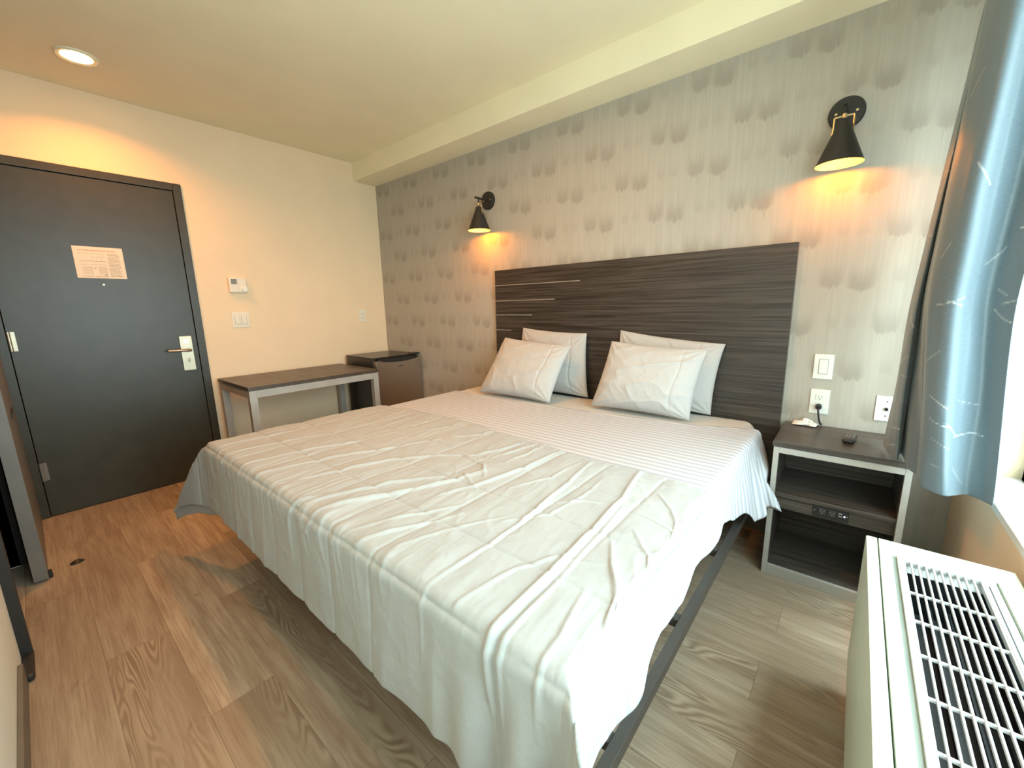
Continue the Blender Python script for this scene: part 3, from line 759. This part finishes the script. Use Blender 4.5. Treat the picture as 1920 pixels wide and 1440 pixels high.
# pillows ---------------------------------------------------------------
def pillow(bl, br, tl, tr, thick, label, seed, peak=0.):
    """corner points (world) of a case leaning back; thick = half depth"""
    bl, br, tl, tr = [np.array(q, float) for q in (bl, br, tl, tr)]
    n = 110
    s = np.linspace(-1, 1, n)[:, None]+np.zeros((n, n)); t = np.linspace(-1, 1, n)[None, :]+np.zeros((n, n))
    faces = []
    # pinch sides inward between the corners
    pin = .045; s2 = s*(1-pin*(1-t**2)*np.abs(s)**2); t2 = t*(1-pin*(1-s**2)*np.abs(t)**2)
    u, v = (s2+1)/2, (t2+1)/2
    mid = (bl*((1-u)*(1-v))[..., None]+br*(u*(1-v))[..., None]+tl*((1-u)*v)[..., None]+tr*(u*v)[..., None])
    ex = (br-bl)+(tr-tl); ez = (tl-bl)+(tr-br); nrm = np.cross(ex, ez); nrm /= np.linalg.norm(nrm)     # faces the room
    prof = np.clip(1-np.abs(s)**2.6, 0, 1)**.55*np.clip(1-np.abs(t)**2.4, 0, 1)**.55
    sag = (1-.22*t)                                         # filling settles low
    wr = .006*(ridged(s*1.6+t*.9, t*1.8-s*.6, seed)**5)*np.clip(prof*2, 0, 1) + .007*(vnoise(s*2.5, t*3, seed+3)-.5)*prof + .0025*(ridged(s*5+t*3, t*4-s*3, seed+5)**4)*prof
    corner = np.hypot(1-np.abs(s), 1-np.abs(t)); wr += .006*np.sin(14*np.arctan2(1-np.abs(t), 1-np.abs(s)+1e-6))*np.exp(-(corner/.45)**2)*prof**.5
    wr += -.006*np.exp(-((s-.62-.02*np.sin(t*5))/.02)**2)*prof   # hem seam of the case
    fr = mid + nrm*((thick*prof*sag + wr))[..., None]
    bk = mid - nrm*((thick*.75*prof*sag))[..., None]
    P = np.concatenate([fr.reshape(-1, 3), bk.reshape(-1, 3)])
    P[:, 1] = np.minimum(P[:, 1], -.034)
    idx = np.arange(n*n).reshape(n, n); F = np.stack([idx[:-1, :-1], idx[1:, :-1], idx[1:, 1:], idx[:-1, 1:]], -1).reshape(-1, 4)
    F2 = (F+n*n)[:, ::-1]
    me = bpy.data.meshes.new('pillow'); me.from_pydata(P.tolist(), [], np.concatenate([F, F2]).tolist())
    bm = bmesh.new(); bm.from_mesh(me)
    uvl = bm.loops.layers.uv.new('UVMap')
    uvs = np.concatenate([np.stack([u*.66, v*.46], -1).reshape(-1, 2)]*2)
    for fc in bm.faces:
        for lp in fc.loops: lp[uvl].uv = uvs[lp.vert.index]
    bmesh.ops.remove_doubles(bm, verts=bm.verts, dist=.0004)
    bm.to_mesh(me); bm.free()
    me.polygons.foreach_set('use_smooth', [True]*len(me.polygons)); me.materials.append(M['pillow'])
    o = bpy.data.objects.new('pillow', me); C.objects.link(o)
    tag(o, label, 'pillow', 'white pillows against the headboard')
PZ = .622
pillow((1.78, -.10, PZ), (2.39, -.10, PZ+.0), (1.815, -.045, 1.062), (2.345, -.05, 1.035), .065, 'back pillow of the left pair, upright against the headboard', 1)
pillow((2.53, -.10, PZ), (3.13, -.10, PZ+.0), (2.575, -.045, 1.060), (3.165, -.05, 1.000), .065, 'back pillow of the right pair, upright against the headboard', 2)
pillow((1.690, -.395, PZ+.008), (2.275, -.375, PZ+.004), (1.775, -.20, 1.000), (2.325, -.20, .968), .075, 'front pillow of the left pair, leaning back under the left lamp', 3)
pillow((2.520, -.300, PZ+.008), (3.075, -.285, PZ+.004), (2.590, -.19, 1.005), (3.120, -.19, .982), .080, 'front pillow of the right pair, nearest the nightstand', 4)

# ------------------------------------------------------------------ desk
t = empty('desk', (.35, -1.02, 0), 'narrow dark topped desk with silver legs along the cream wall', 'desk')
dx0, dx1, dy0, dy1, dz = .045, .68, -1.505, -.545, .728
box('desk_top', M['desktop'], t, dx0, dx1, dy0, dy1, dz-.026, dz, bev=.002)
q = .046
for x0 in (dx0+.004, dx1-q-.004):
    for y0 in (dy0+.004, dy1-q-.004):
        box('leg', M['silver'], t, x0, x0+q, y0, y0+q, 0, dz-.026, bev=.002)
for nm, a in (('front_rail', (dx1-.034, dx1-.004, dy0+.05, dy1-.05)), ('back_rail', (dx0+.004, dx0+.034, dy0+.05, dy1-.05)),
              ('end_rail', (dx0+.05, dx1-.05, dy0+.004, dy0+.034)), ('end_rail', (dx0+.05, dx1-.05, dy1-.034, dy1-.004))):
    box(nm, M['silver'], t, *a, dz-.076, dz-.026, bev=.002)

# ------------------------------------------------------------------ mini fridge
t = empty('mini_fridge', (.33, -.25, 0), 'black mini fridge with a stainless door in the corner by the desk', 'fridge')
fx0, fx1, fy0, fy1, fz = .06, .500, -.485, -.015, .800
box('cabinet', M['fridgebody'], t, fx0, fx1, fy0, fy1, .025, fz-.012, bev=.006)
box('fridge_top', M['fridgebody'], t, fx0-.002, fx1+.012, fy0-.002, fy1+.002, fz-.014, fz, bev=.004)
m = MB()
zt = fz-.018
prof = [(fy0+.002, .055), (fy0+.002, zt-.012)]
ks = 14
for i in range(ks+1):
    yy = fy0+.045+(fy1-fy0-.075)*i/ks
    prof.append((yy, zt-.012-.022*math.sin(math.pi*i/ks)**.6))
prof += [(fy1-.002, zt-.008), (fy1-.002, .055)]
m.prism([(fx1+.010, y, z) for y, z in prof], (.045, 0, 0), .003)
dr = m.build('door', M['steel'], t, smooth=True)
box('door_gasket', M['blackplastic'], t, fx1-.002, fx1+.012, fy0+.006, fy1-.006, .05, zt-.03)
box('door_pull', M['blackplastic'], dr, fx1+.006, fx1+.040, fy0+.03, fy1-.02, zt-.042, zt+.002, bev=.003)
box('brand_badge', M['slot'], dr, fx1+.0545, fx1+.0565, fy0+.215, fy0+.265, zt-.078, zt-.070, bev=.0008)
box('upper_hinge', M['blackplastic'], t, fx1-.03, fx1+.052, fy1-.085, fy1-.004, fz-.004, fz+.010, bev=.003)
for x in (fx0+.05, fx1-.05):
    for y in (fy0+.05, fy1-.05): MB().lathe([(0, 0), (.018, 0), (.018, .026), (0, .026)], (x, y, 0), seg=14).build('foot', M['blackplastic'], t)

# ------------------------------------------------------------------ nightstand
t = empty('nightstand', (3.675, -.2, 0), 'open nightstand with grey front frame and dark wood shelves', 'nightstand')
nx0, nx1, ny0, ny1 = 3.459, 3.892, -.392, -.016
box('top', M['nightwood'], t, nx0-.004, nx1+.004, ny0-.004, ny1, .602, .627, bev=.002)
m = MB(); m.box(nx0+.001, nx0+.018, ny0+.016, ny1, .0, .602); m.build('side_panel', M['nightwood'], t)
m = MB(); m.box(nx1-.018, nx1-.001, ny0+.016, ny1, .0, .602); m.build('side_panel', M['nightwood'], t)
box('back_panel', M['nightwood'], t, nx0+.018, nx1-.018, ny1-.012, ny1, .02, .602)
box('bottom_panel', M['nightwood'], t, nx0+.018, nx1-.018, ny0+.016, ny1-.012, .03, .048)
box('shelf', M['nightwood'], t, nx0+.018, nx1-.018, ny0+.012, ny1-.012, .376, .393, bev=.001)
ap = box('apron', M['nightwood'], t, nx0+.018, nx1-.018, ny0+.022, ny0+.040, .320, .376)
m = MB(); q = .020
m.box(nx0, nx0+q, ny0, ny0+.018, 0, .602, .0015); m.box(nx1-q, nx1, ny0, ny0+.018, 0, .602, .0015)
m.box(nx0+q, nx1-q, ny0, ny0+.018, .575, .602, .0015); m.box(nx0+q, nx1-q, ny0, ny0+.018, 0, .046, .0015)
m.build('front_frame', M['silver'], t, smooth=True)
po_ = box('power_panel', M['blackplastic'], t, 3.618, 3.735, ny0+.016, ny0+.023, .326, .378, bev=.0015)
for cx in (3.650, 3.682):
    so = box('socket', M['slot'], po_, cx-.012, cx+.012, ny0+.0145, ny0+.0165, .338, .366, bev=.0008)
    m = MB(); m.box(cx-.006, cx-.0045, ny0+.0138, ny0+.0148, .352, .360); m.box(cx+.0045, cx+.006, ny0+.0138, ny0+.0148, .352, .360); m.lathe([(0, 0), (.0022, 0), (0, .0003)], (cx, ny0+.0144, .345), (0, -1, 0), 8)
    m.build('socket_holes', M['rubber'], so)
m = MB(); m.box(3.702, 3.714, ny0+.0145, ny0+.0165, .357, .362); m.box(3.702, 3.714, ny0+.0145, ny0+.0165, .346, .351); m.build('usb_port', M['rubber'], po_)
MB().lathe([(0, 0), (.0028, 0), (.002, .0016), (0, .002)], (3.7215, ny0+.016, .3505), (0, -1, 0), 12).build('led', M['led'], po_, smooth=True)
for cx in (3.624, 3.730): MB().lathe([(0, 0), (.0022, 0), (0, .001)], (cx, ny0+.016, .352), (0, -1, 0), 8).build('screw', M['rubber'], po_)

# remote control
t = empty('remote_control', (3.705, -.215, .627), 'small black remote control lying on the nightstand top', 'remote control')
def remote():
    c = Vector((3.706, -.213, .627)); ang = math.radians(-6)
    m = MB(); m.box(-.021, .021, -.058, .058, .001, .020, .008, 3)
    for v in m.bm.verts:
        k = (v.co.y+.058)/.116; v.co.x *= 1.06-.16*abs(2*k-1)**2
    rot = Matrix.Rotation(ang, 4, 'Z'); rot.translation = c
    bmesh.ops.transform(m.bm, matrix=rot, verts=m.bm.verts)
    m.build('body', M['blackplastic'], t, smooth=True)
    def place(mm, name, mat):
        bmesh.ops.transform(mm.bm, matrix=rot, verts=mm.bm.verts); return mm.build(name, mat, t, smooth=True)
    for i, y in enumerate((.040, .028, .012, 0., -.012, -.024)):
        for x in (-.010, 0, .010):
            if i == 0 and x == 0: continue
            q = MB(); q.box(x-.0032, x+.0032, y-.0030, y+.0030, .0195, .0217, .001); place(q, 'button', M['rubber'])
remote()

# crumpled packet by the plug
def packet():
    n, k = 46, 30
    u = np.linspace(0, 1, n)[:, None]+np.zeros((n, k)); v = np.linspace(0, 1, k)[None, :]+np.zeros((n, k))
    x = 3.488+.098*u+.010*(v-.5)*np.sin(u*5); y = -.030-.048*v-.006*np.sin(u*9)*(v-.3)
    z = .632+.020*np.sin(np.pi*u)**.7*np.sin(np.pi*v)**.5*(.55+.8*vnoise(u*5, v*4, 2))+.005*ridged(u*6, v*5, 4)*np.sin(np.pi*v)
    P = np.stack([x, y, z], -1)
    mm = Mat('crumpled_printed_plastic', (.80, .80, .74), .35)
    a, b_, _ = mm.xyz('UV'); q = mm.noise(mm.vec(a*14., b_*9., 0.), 1., 2.)
    mm.color(mm.mix(q.smooth(.58, .66), mm.mix(a.smooth(.0, .35), (.75, .66, .52), (.82, .83, .80)), (.25, .26, .24)))
    o = grid_mesh('packet', P, np.stack([u, v], -1), mm.m, None, thick=.0012)
    tag(o, 'crumpled white printed packet lying below the outlet', 'packet')
packet()

# ------------------------------------------------------------------ air conditioner under the window
t = empty('air_conditioner', (3.91, -1.44, 0), 'cream air conditioner cabinet under the window with white top grille', 'air conditioner')
ax0, ax1, ay0, ay1, az = 3.763, 4.045, -1.99, -.905, .540
gx0, gx1, gy0, gy1 = 3.815, 4.003, -1.93, -.985           # channel around the grille
m = MB()
sx = ax0+.027
m.box(sx, gx0, ay0, ay1, az-.03, az, .002); m.box(gx1, ax1, ay0, ay1, az-.03, az, .002)
m.box(gx0-.001, gx1+.001, gy1, ay1, az-.03, az, .002); m.box(gx0-.001, gx1+.001, ay0, gy0, az-.03, az, .002)
m.build('top_cover', M['accream'], t, smooth=True)
box('cabinet', M['accream'], t, ax0+.03, ax1-.002, ay0+.004, ay1-.004, .02, az-.16, bev=.004)
m = MB(); m.box(ax0+.03, gx0, ay0+.004, ay1-.004, az-.16, az-.03); m.box(gx1, ax1-.002, ay0+.004, ay1-.004, az-.16, az-.03)
m.box(gx0, gx1, gy1, ay1-.004, az-.16, az-.03); m.box(gx0, gx1, ay0+.004, gy0, az-.16, az-.03)
m.build('upper_cabinet', M['accream'], t)
m = MB()
m.prism([(ax0, ay0, az), (ax0+.0245, ay0, az), (ax0+.0245, ay0, .08), (ax0+.004, ay0, .08), (ax0, ay0, .14)], (0, ay1-ay0, 0), .003)
m.build('front_panel', M['accream'], t, smooth=True)
g = MB(); c0 = .010
g.box(gx0, gx0+c0, gy0, gy1, az-.02, az-.008); g.box(gx1-c0*.4, gx1, gy0, gy1, az-.02, az-.008)
g.build('channel', M['acgrey'], t)
gr0, gr1 = 3.838, 3.975
g = MB()
g.box(gx0+c0, gr0-.002, gy0, gy1, az-.025, az-.001, .0015); g.box(gr1+.002, gx1-.004, gy0, gy1, az-.025, az-.001, .0015)
g.box(gr0-.002, gr1+.002, gy1-.012, gy1, az-.025, az-.001, .0015); g.box(gr0-.002, gr1+.002, gy0, gy0+.012, az-.025, az-.001, .0015)
gf = g.build('grille_frame', M['acwhite'], t, smooth=True)
nv = 10
for i in range(nv+1):
    xx = gr0+(gr1-gr0)*i/nv
    g = MB(); g.box(xx-.0017, xx+.0017, gy0+.012, gy1-.012, az-.009, az-.002, .0008); g.build('vane', M['acwhite'], gf, smooth=True)
yy = -1.145
while yy > gy0+.03:
    g = MB(); g.box(gr0, gr1, yy-.0025, yy+.0025, az-.010, az-.004, .0008); g.build('cross_vane', M['acwhite'], gf, smooth=True); yy -= .1135
box('back_slot', M['acdark'], t, gr1+.008, gr1+.0105, gy0+.02, gy1-.03, az-.0012, az-.0004)
m = MB(); m.prism([(gr0-.004, gy1-.013, az-.016), (gr0-.004, gy1-.022, az-.030), (gr0-.004, gy1-.013, az-.030)], (gr1-gr0+.008, 0, 0))
m.build('duct_end', M['acwhite'], t)
m = MB(); m.box(gr0-.012, gr1+.012, gy1-.022, gy1-.0165, az-.158, az-.031); m.box(gr0-.0135, gr0-.0115, gy0+.005, gy1-.02, az-.158, az-.027); m.box(gr1+.0115, gr1+.0135, gy0+.005, gy1-.02, az-.158, az-.027)  # dark panels added to stand for the shade inside the duct
m.build('duct_shade_liner', M['acdark'], t)
box('coil', M['acdark'], t, gr0-.012, gr1+.012, gy0+.005, gy1-.036, az-.158, az-.13)
m = MB()
for i in range(5): m.box(gr0-.012+.034*i, gr0-.008+.034*i, gy0+.005, gy1-.036, az-.13, az-.10)
m.build('coil_fins', M['acdark'], t)

# ------------------------------------------------------------------ curtain
def curtain():
    keys = {
        .615: [(3.812, -.250), (3.817, -.36), (3.834, -.440), (3.850, -.405), (3.856, -.33), (3.866, -.47), (3.889, -.545), (3.905, -.53), (3.902, -.47), (3.886, -.612), (3.928, -.664), (3.962, -.640), (3.998, -.606), (4.036, -.655)],
        1.20: [(3.822, -.270), (3.826, -.33), (3.834, -.360), (3.848, -.30), (3.853, -.21), (3.850, -.32), (3.846, -.43), (3.846, -.50), (3.842, -.54), (3.842, -.61), (3.878, -.678), (3.918, -.662), (3.958, -.638), (3.994, -.700)],
        2.00: [(3.874, -.280), (3.876, -.31), (3.879, -.335), (3.890, -.30), (3.893, -.24), (3.880, -.34), (3.868, -.44), (3.862, -.50), (3.858, -.55), (3.856, -.62), (3.892, -.705), (3.934, -.700), (3.976, -.680), (4.012, -.755)],
        2.33: [(3.900, -.280), (3.902, -.31), (3.905, -.335), (3.912, -.30), (3.914, -.26), (3.905, -.34), (3.890, -.44), (3.880, -.50), (3.872, -.55), (3.867, -.62), (3.904, -.72), (3.948, -.72), (3.990, -.70), (4.028, -.785)]}
    zs = sorted(keys); K = np.array([keys[z] for z in zs])              # (4,14,2)
    ns, nz = 420, 430
    t = np.linspace(0, K.shape[1]-1.0001, ns); i = np.floor(t).astype(int); f = (t-i)[None, :, None]
    g = lambda j: K[:, np.clip(j, 0, K.shape[1]-1)]
    p0, p1, p2, p3 = g(i-1), g(i), g(i+1), g(i+2)
    Q = .5*((2*p1)+(-p0+p2)*f+(2*p0-5*p1+4*p2-p3)*f**2+(-p0+3*p1-3*p2+p3)*f**3)   # (4,ns,2)
    zz = np.linspace(zs[0], zs[-1], nz)
    P = np.zeros((ns, nz, 3))
    for c in (0, 1):
        # smooth interpolation over height
        for k in range(ns):
            pass
        P[..., c] = np.stack([np.interp(zz, zs, Q[:, k, c]) for k in range(ns)])
    ker = np.hanning(61); ker /= ker.sum()
    for c in (0, 1):
        P[..., c] = np.stack([np.convolve(np.pad(P[k, :, c], 30, 'reflect', reflect_type='odd'), ker, 'valid') for k in range(ns)])
    L = np.concatenate([[0], np.cumsum(np.hypot(*np.diff(Q[1], axis=0).T))])    # unrolled width at mid height
    U = L[:, None]+np.zeros((ns, nz)); V = zz[None, :]+np.zeros((ns, nz))
    # hem lower on the near side, wavering
    low = np.interp(L, [0, L[-1]*.40, L[-1]*.60, L[-1]], [.030, .022, .012, .000])[:, None]
    P[..., 2] = V + low*np.exp(-((V-.615)/.3))
    P[..., 0] += .0035*(vnoise(U*30, V*5, 2)-.5) + .003*np.sin(V*9+U*30)*(1-sstep(.615, 1.4, V))
    P[..., 1] += .004*(vnoise(U*25, V*4, 7)-.5)
    # woven thread marks: short random pale strokes
    rs = np.random.RandomState(11); A = np.zeros((ns, nz))
    for _ in range(120):
        u0 = rs.uniform(0, L[-1]); v0 = rs.uniform(.62, 2.3); ang = rs.uniform(-1.1, 1.1); ln = rs.uniform(.035, .085); bend = rs.uniform(-6, 6); wd = rs.uniform(.0009, .0018)
        cu, cv = math.cos(ang), math.sin(ang)
        du, dv = U-u0, V-v0; s = du*cu+dv*cv; d = -du*cv+dv*cu - bend*s*s
        A = np.maximum(A, np.exp(-(d/wd)**2)*(np.abs(s) < ln/2)*rs.uniform(.5, 1.))
    o = grid_mesh('curtain', P, np.stack([U, V], -1), M['curtain'], None, thick=.0016, attr=('thread_marks', A))
    tag(o, 'slate blue satin curtain gathered at the window beside the nightstand', 'curtain')
curtain()
r = empty('curtain_rod', (3.95, -1.1, 2.345), 'slim curtain rod above the window holding the blue curtain', 'curtain rod')
MB().tube([(3.955, -.235, 2.343), (3.955, -2.0, 2.343)], .009, 14).build('rod', M['black'], r, smooth=True)
for y in (-.25, -1.98):
    MB().tube([(3.955, y, 2.343), (4.02, y, 2.343), (4.0595, y, 2.350)], .006, 10).build('bracket', M['black'], r, smooth=True)

# scrap on the floor
def scrap():
    n = 22
    u = np.linspace(-1, 1, n)[:, None]+np.zeros((n, n)); v = np.linspace(-1, 1, n)[None, :]+np.zeros((n, n))
    wd = .016*np.sqrt(np.clip(1-u*u, 0, 1))*(1-.45*u)
    x = .814-.004*u+wd*v*.9; y = -2.392+.026*u+wd*v*.25; z = .003+.012*(1-u*u)*(1-v*v)*(.6+.7*vnoise(u*2, v*2, 3))+.002*np.abs(v)
    o = grid_mesh('floor_scrap', np.stack([x, y, z], -1), np.stack([u, v], -1), M['foam'], None, thick=.002)
    tag(o, 'small black scrap lying on the wood floor near the grey sliding door', 'debris')
scrap()
